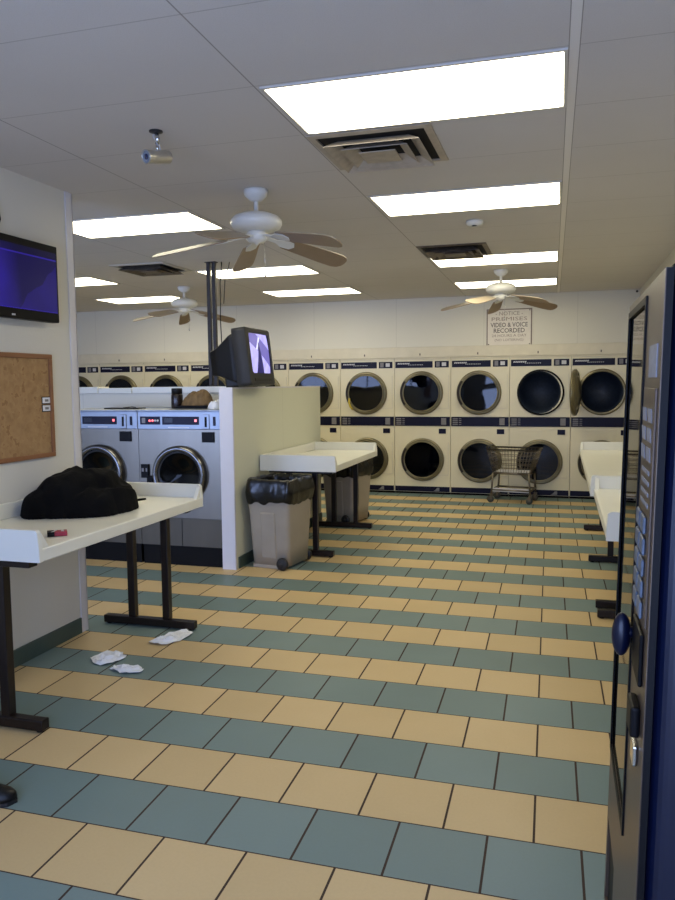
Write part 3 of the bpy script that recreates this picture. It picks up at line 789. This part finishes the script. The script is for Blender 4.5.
# ------------------------------------------------------------------ wall television, cork board
t = thing('flat_television', 'black flat television with purple picture on left wall above the cork board', 'television', (-2.918, 3.46, 2.158))
MB().box(0, .03, -.14, .14, -.10, .10).build('wall_bracket', M['blackp'], t)
c = MB().box(.03, .085, -.39, .39, -.219, .219, .006).build('casing', M['vblack'], t)
sc_ = MB().box(-.0008, .0008, -.372, .372, -.165, .178).build('screen', M['tvscr'], t); sc_.location = (.0862, 0, 0)
MB().box(.085, .0868, -.015, .012, -.205, -.196).build('maker_badge', M['ink'], t)
MB().tube([(.02, -.005, .20), (.015, -.01, .25), (.01, .02, .31), (.008, 0, .40), (.006, -.05, .59)], .004, 6).build('cable', M['blackp'], t)
t = thing('cork_board', 'wood-framed cork notice board on the left wall below the television', 'notice board', (-2.919, 3.40, 1.455))
MB().box(0, .010, -.43, .43, -.29, .29).build('board', M['cork'], t)
f = MB()
for a in ((-.455, .455, .275, .302), (-.455, .455, -.302, -.275), (-.455, -.428, -.275, .275), (.428, .455, -.275, .275)):
    f.box(.0, .020, a[0], a[1], a[2], a[3], .003)
f.build('frame', M['frame'], t)
for i, z in enumerate((1.488, 1.442)):
    k = MB().box(-.001, .001, -.040, .040, -.0215, .0215).build('small_card', M['vblack'], None, (-2.9078, 3.795, z))
    tag(k, ['small white card with dark border pinned on cork board, upper of two', 'small white card with dark border pinned on cork board, lower of two'][i], 'card', 'cards pinned on the cork board')
    MB().box(.001, .0016, -.034, .034, -.0165, .0165).build('card_face', M['paper'], k)
    MB().box(.0016, .0019, -.014, .018, -.008, .006).build('card_print', M['inkd'], k)

# ------------------------------------------------------------------ soft things
def mound(name, m, loc, bumps, ext, n=64, folds=.02, seed=0, thr=.012, rz=0., fs=9.):
    """height field from overlapping bumps: (x, y, rx, ry, h, rot, power)"""
    x0, x1, y0, y1 = ext
    def hgt(x, y):
        s_ = 0.
        for (bx, by, rx, ry, h, ro, pw) in bumps:
            c, s2 = cos(ro), sin(ro); dx, dy = x-bx, y-by
            u = (dx*c+dy*s2)/rx; v = (-dx*s2+dy*c)/ry; q = u*u+v*v
            if q < 1: s_ = max(s_, h*(1-q**pw)**.5) if s_ == 0 else max(s_, h*(1-q**pw)**.5)+0
        return s_
    vs = []; idx = {}; fsx = []
    nx = n; ny = max(8, int(n*(y1-y0)/(x1-x0)))
    for i in range(nx+1):
        for j in range(ny+1):
            x = x0+(x1-x0)*i/nx; y = y0+(y1-y0)*j/ny
            w = Vector((x*6+seed, y*6, seed*.7))
            xx = x+.018*noise.noise(w); yy = y+.018*noise.noise(w+Vector((9, 3, 1)))
            h = hgt(xx, yy)
            if h > 0:
                q = 1-abs(noise.noise(Vector((x*fs*1.6+seed, y*fs*.8+x*fs*.6, seed))))*2
                q2 = noise.noise(Vector((x*fs*3+seed, y*fs*3, 2)))
                h = max(.001, h+folds*q*min(1, h/.05)+folds*.35*q2*min(1, h/.05)-folds*.5)
            idx[i, j] = (len(vs), h); vs.append((x, y, h))
    for i in range(nx):
        for j in range(ny):
            q = [idx[i, j], idx[i+1, j], idx[i+1, j+1], idx[i, j+1]]
            if sum(1 for a in q if a[1] > 0) >= 2: fsx.append(tuple(a[0] for a in q))
    # closed underside
    off = len(vs); cnt = {}
    for f in fsx:
        for a, b in zip(f, f[1:]+f[:1]): cnt[(a, b)] = 1
    vs2 = vs+[(x, y, 0.) for x, y, _ in vs]; f2 = list(fsx)+[tuple(off+a for a in f[::-1]) for f in fsx]
    for (a, b) in cnt:
        if (b, a) not in cnt: f2.append((b, a, off+a, off+b))
    used = sorted({i for f in f2 for i in f}); mp = {a: k for k, a in enumerate(used)}
    mb = MB().add([vs2[a] for a in used], [tuple(mp[a] for a in f) for f in f2], True)
    o = mb.build(name, m, None, loc); o.rotation_euler = (0, 0, rz)
    md = o.modifiers.new('s', 'SUBSURF'); md.levels = 1; md.render_levels = 1
    return o
j = mound('black_garment', M['cloth'], (-2.64, 3.71, .8515), [
    (-.05, .0, .225, .26, .245, .3, 1.05), (-.12, -.14, .13, .15, .15, .2, 1.1), (.03, .10, .20, .20, .245, .2, 1.),
    (.20, .10, .085, .17, .135, .1, 3.), (.06, -.06, .20, .17, .15, .3, 1.4), (.155, .02, .105, .20, .130, .15, 2.2), (.16, .16, .085, .12, .165, .1, 3.5)], (-.255, .29, -.31, .33), 84, .028, 2., fs=5.)
tag(j, 'black fleece garment heaped on the white table under the cork board', 'garment')
c = MB().prism([(0, 0), (.05, .02), (.12, .008), (.05, -.03)], 0, .012, 'xy').build('sleeve_tip', M['cloth'], j); c.location = (.14, .25, .02); c.rotation_euler = (0, -.1, .3)
c = MB().box(-.012, .012, -.003, .003, -.006, .006, .002).build('garment_tag', M['ink'], j, label='small white tag'); c.location = (.215, -.115, .018)
t = thing('cigarette_packet', 'small red and black packet lying beside the black garment', 'packet', (-2.325, 3.075, .8515), radians(38))
MB().box(-.045, .045, -.028, .028, 0, .022, .003).build('packet_box', M['red'], t)
MB().box(-.0455, -.012, -.0285, .0285, .0005, .0225, .002).build('packet_lid', M['vblack'], t)
MB().prism([(-.03, -.028), (-.018, -.028), (.004, .028), (-.008, .028)], .0224, .0231, 'xy').box(.018, .030, -.02, .02, .0222, .0226).build('packet_print', M['ink'], t)

def scrap(loc, rx, ry, seed, label, rz):
    vs = []; fs = []; n = 14; m = 20
    for i in range(n+1):
        r = i/n
        for k in range(m):
            a = 2*pi*k/m; q = 1+.35*noise.noise(Vector((cos(a)*1.6+seed, sin(a)*1.6, seed)))
            x, y = r*q*cos(a)*rx, r*q*sin(a)*ry
            z = .002+.05*abs(noise.noise(Vector((x*16+seed, y*20, seed))))*(1-.5*r)+.016*abs(noise.noise(Vector((x*50, y*50, seed))))
            vs.append((x, y, z))
    for i in range(n):
        for k in range(m): fs.append((i*m+k, i*m+(k+1) % m, (i+1)*m+(k+1) % m, (i+1)*m+k))
    o = MB().add(vs, fs, False).build('crumpled_sheet', M['paper'], None, loc); o.rotation_euler = (0, 0, rz)
    md = o.modifiers.new('t', 'SOLIDIFY'); md.thickness = .0015
    tag(o, label, 'litter', 'crumpled white plastic on the floor')
scrap((-2.485, 3.685, 0), .10, .085, 5., 'crumpled white plastic sheet on green tiles, nearer the wall', .2)
scrap((-2.285, 3.57, 0), .095, .058, 8., 'crumpled white plastic sheet joined against the other scrap, farther from the wall', -.1)
scrap((-2.30, 4.10, 0), .08, .15, 12., 'flattened white plastic scrap under the far table leg foot', -.35)

# things on the washers
WT = 1.358
t = thing('storage_jar', 'dark brown jar with black lid on the right washer', 'jar', (-3.405, 6.30, WT))
MB().lathe([(0, 0), (.05, 0), (.054, .01), (.054, .12), (.048, .135), (0, .135)], 28, caps=False).build('jar_body', M['darkbr'], t)
MB().lathe([(0, .185), (.046, .185), (.05, .178), (.05, .135), (0, .135)], 28, caps=False).build('lid', M['blackp'], t)
tag(MB().box(-.155, .155, -.10, .10, 0, .022, .005).box(-.14, .14, -.085, .085, .02, .026).build('flat_tray', M['vblack'], None, (-3.215, 6.30, WT)), 'flat black tray beneath the brown bundle on the right washer', 'tray')
bg = mound('canvas_bundle', M['brown'], (-3.19, 6.30, WT+.0265), [(0, 0, .15, .10, .13, 0, 1.2), (.05, 0, .10, .09, .145, .2, 1.), (-.09, 0, .07, .08, .08, 0, 1.2)], (-.16, .17, -.105, .105), 40, .02, 6., fs=16)
tag(bg, 'olive brown cloth bundle lying on top of the right washer', 'bag')
bg = mound('white_cloth', M['paper'], (-2.955, 6.16, WT+.0005), [(0, 0, .065, .08, .07, 0, 1.2), (.03, .02, .05, .05, .08, 0, 1.)], (-.085, .1, -.09, .09), 30, .012, 7., fs=18)
tag(bg, 'small crumpled white cloth on the washer against the partition', 'cloth')
t = thing('flat_folder', 'thin dark flat folder lying on the left washer', 'folder', (-3.86, 6.15, WT), .05)
MB().box(-.17, .17, -.08, .08, 0, .010, .002).build('cover', M['vblack'], t)
MB().tube([(-.02, 0, .011), (.06, .02, .018), (.11, 0, .013)], .004, 6).build('clip', M['greyp'], t)

# shoe at the picture's bottom left
def shoe():
    t = thing('black_shoe', 'toe of a black shoe on the cream tile in the bottom left corner', 'shoe', (-2.045, 2.262, 0), radians(12))
    rings = []
    for x, w, h in ((-.22, .028, .07), (-.18, .036, .085), (-.10, .038, .09), (-.04, .042, .07), (.02, .046, .05), (.06, .040, .040), (.082, .024, .030), (.09, .008, .022)):
        rings.append([(x, w*cos(a), .016+max(0, h*sin(a))) for a in [2*pi*k/20 for k in range(20)]])
    b = MB(); loft(b, rings, True, True, True); b.build('upper', M['blackp'], t)
    s_ = MB().prism([(-.23, -.03), (-.1, -.038), (.02, -.048), (.075, -.035), (.095, 0), (.075, .035), (.02, .048), (-.1, .038), (-.23, .03)], 0, .016, 'xy').build('sole', M['gasket'], t)
shoe()

# ------------------------------------------------------------------ laundry cart
def cart():
    t = thing('laundry_cart', 'chrome wire laundry cart standing in front of the dryers', 'cart', (-.585, 10.16, 0), radians(-9))
    hw, hd = .27, .20
    fr = MB()
    for sx in (-1, 1):
        for sy in (-1, 1):
            fr.tube([(sx*hw*.93, sy*hd*.9, .10), (sx*hw*.86, sy*hd*.9, .39)], .013, 8)
    for z, k in ((.17, .93), (.385, .87)):
        q = [(hw*k, hd*.9), (-hw*k, hd*.9), (-hw*k, -hd*.9), (hw*k, -hd*.9)]
        for a, b in zip(q, q[1:]+q[:1]): fr.tube([(a[0], a[1], z), (b[0], b[1], z)], .011, 8)
    fr.build('frame', M['wire'], t)
    MB().box(-hw*.93, hw*.93, -hd*.92, -hd*.82, .145, .195, .005).build('lower_shelf', M['shelf'], t)
    w = MB(); zb, zt = .40, .70
    def wall(fr_, z):
        k = (z-zb)/(zt-zb); a = hw*(.86+.27*k); d = hd*(.86+.24*k); a2 = a+.02*k
        q = [(a2, d), (-a, d), (-a, -d), (a2, -d)]; i = int(fr_) % 4; f = fr_-int(fr_)
        p0, p1 = q[i], q[(i+1) % 4]; return (p0[0]+(p1[0]-p0[0])*f, p0[1]+(p1[1]-p0[1])*f, z)
    for i, cnt in ((0, 14), (1, 9), (2, 14), (3, 9)):
        for k in range(cnt): w.tube([wall(i+k/cnt, zb), wall(i+k/cnt, zt)], .0028, 5)
    for z in (.40, .46, .52, .58, .64):
        for i in range(4): w.tube([wall(i, z), wall(i+.9999, z)], .0040, 5)
    w.build('wire_basket', M['wire'], t)
    r = MB()
    for i in range(4): r.tube([wall(i, zt), wall(i+.9999, zt)], .011, 8)
    r.tube([(-hw*1.12, -hd*.9, .70), (-hw*1.2, -hd*.8, .73), (-hw*1.2, hd*.8, .73), (-hw*1.12, hd*.9, .70)], .012, 8)
    r.build('top_rim', M['hinge'], t)
    MB().box(-hw*.84, hw*.84, -hd*.84, hd*.84, .392, .404, .003).build('basket_tray', M['shelf'], t, label='pale plastic tray in the basket')
    for sx in (-1, 1):
        for sy in (-1, 1):
            x, y_ = sx*hw*.93, sy*hd*.9
            c = MB().box(x-.018, x+.018, y_-.022, y_+.022, .08, .115, .004).box(x-.018, x+.01, y_-.022, y_-.018, .04, .1).box(x-.018, x+.01, y_+.018, y_+.022, .04, .1).build('caster', M['wire'], t)
            MB().lathe([(0, -.015), (.038, -.015), (.045, -.009), (.045, .009), (.038, .015), (0, .015)], 20, 'y', Matrix.Translation((x-.012, y_, .045)), caps=False).build('wheel', M['tire'], c)
cart()

# ------------------------------------------------------------------ vending machine
def vending():
    t = thing('vending_machine', 'tall dark blue and bronze vending machine leaning slightly against the right wall', 'vending machine', (.1335, 1.765, 0))
    t.rotation_euler = (0, radians(1.08), 0)
    H = 1.774; y0, y1 = -.355, .355; D = .755
    MB().box(.014, D, y0, y1, .03, H-.022, .03, seg=6).build('cabinet', M['vblue'], t, label='dark blue cabinet')
    MB().box(.012, D, y0+.004, y1-.004, H-.022, H-.006, .004).build('top_cap', M['vblack'], t)
    for x, h in ((.09, .002), (D-.05, .017)):
        for y_ in (y0+.05, y1-.05): MB().lathe([(.022, h), (.022, .032)], 12, 'z', Matrix.Translation((x, y_, 0))).build('foot', M['vblack'], t)
    # door slab with window and delivery openings (local y across, z up)
    wy0, wy1, wz0, wz1 = -.075, .315, .60, 1.725
    py0, py1, pz0, pz1 = .10, .325, .16, .385
    d = MB(); ys = [y0, wy0, py0, wy1, py1, y1]; zs = [.06, pz0, pz1, wz0, wz1, H-.014]
    for a, b in zip(ys, ys[1:]):
        for c, e in zip(zs, zs[1:]):
            m_, n_ = (a+b)/2, (c+e)/2
            if wy0 < m_ < wy1 and wz0 < n_ < wz1: continue
            if py0 < m_ < py1 and pz0 < n_ < pz1: continue
            d.box(0, .012, a, b, c, e)
    dr = d.build('door', M['vface'], t, label='bronze door')
    MB().box(.0015, .0135, y0-.003, y0+.002, .06, H-.014).build('door_edge', M['vblack'], t)
    f = MB(); k = .016
    for a in ((wy0-k, wy1+k, wz1, wz1+k), (wy0-k, wy1+k, wz0-k, wz0), (wy0-k, wy0, wz0, wz1), (wy1, wy1+k, wz0, wz1)): f.box(-.004, .010, *a)
    f.build('window_gasket', M['vblack'], dr)
    MB().box(.002, .006, wy0, wy1, wz0, wz1).build('window_glass', M['vglass'], dr)
    MB().box(.009, .0115, wy0, wy1, wz0, wz1).build('window_backing', M['vblack'], dr)
    MB().box(.008, .012, py0, py1, pz0, pz1).build('delivery_flap', M['vblack'], dr)
    # selection area between window and hinge edge
    MB().box(-.002, 0, -.30, -.18, 1.575, 1.635).build('upper_sticker', M['label'], dr)
    pl = MB().box(-.004, 0, -.325, -.135, 1.12, 1.555, .001).build('selection_panel', M['vface'], dr)
    q = MB()
    for i in range(3):
        for jx in range(2): q.prism([(-.30+jx*.09, 1.42+i*.036), (-.24+jx*.09, 1.42+i*.036), (-.225+jx*.09, 1.445+i*.036), (-.285+jx*.09, 1.445+i*.036)], -.0052, -.004, 'yz')
    for i in range(4): q.box(-.0052, -.004, -.29, -.17, 1.335+i*.02, 1.343+i*.02)
    q.build('panel_print', M['label'], pl)
    for i in range(5):
        for jx in range(2):
            MB().box(-.010, -.004, -.285+jx*.075, -.225+jx*.075, 1.125+i*.04, 1.158+i*.04, .004).build('selection_button', M['keys'], pl)
    MB().box(-.008, 0, -.30, -.16, 1.0, 1.10, .003).build('coin_plate', M['vblack'], dr)
    MB().box(-.018, 0, -.30, -.22, .90, .96, .006).build('lock', M['vblack'], dr)
    MB().box(-.010, 0, -.29, -.24, .84, .88, .004).build('coin_return_cup', M['chrome'], dr)
    hd = MB().tube([(0, -.155, 1.06), (-.026, -.155, 1.058)], .012, 12)
    X = Matrix.Translation((-.028, -.155, 1.053))
    n = 14; hd.lathe([(.019*sin(pi*k/n)+1e-6, -.045*cos(pi*k/n)) for k in range(n+1)], 20, 'z', X, caps=False)
    hd.build('door_knob', M['vblue'], dr, label='dark blue oval knob')
    return t
vending()

# ------------------------------------------------------------------ light from outside, camera, render view
w = bpy.data.worlds.new('sky'); sc.world = w; w.use_nodes = True
bg_ = w.node_tree.nodes['Background']
bg_.inputs[0].default_value = (.42, .56, 1., 1)
bg_.inputs['Strength'].default_value = 10.0

cam = bpy.data.cameras.new('camera'); co = bpy.data.objects.new('camera', cam); COL.objects.link(co)
yaw, pit, rol = -.2876, -.0869, -.0091
f = Vector((sin(yaw)*cos(pit), cos(yaw)*cos(pit), sin(pit))); r = f.cross(Vector((0, 0, 1))).normalized(); u = r.cross(f)
r2 = r*cos(rol)+u*sin(rol); u2 = -r*sin(rol)+u*cos(rol)
R = Matrix((r2, u2, -f)).transposed().to_4x4()
co.matrix_world = Matrix.Translation((0, 0, 5.0565*S)) @ R
cam.sensor_fit = 'VERTICAL'; cam.sensor_height = 36; cam.sensor_width = 27; cam.lens = 756.7/900*36
cam.clip_start = .05; cam.clip_end = 100
sc.camera = co
sc.view_settings.view_transform = 'Standard'; sc.view_settings.look = 'None'; sc.view_settings.gamma = 1
sc.view_settings.use_curve_mapping = False; sc.view_settings.exposure = 0.
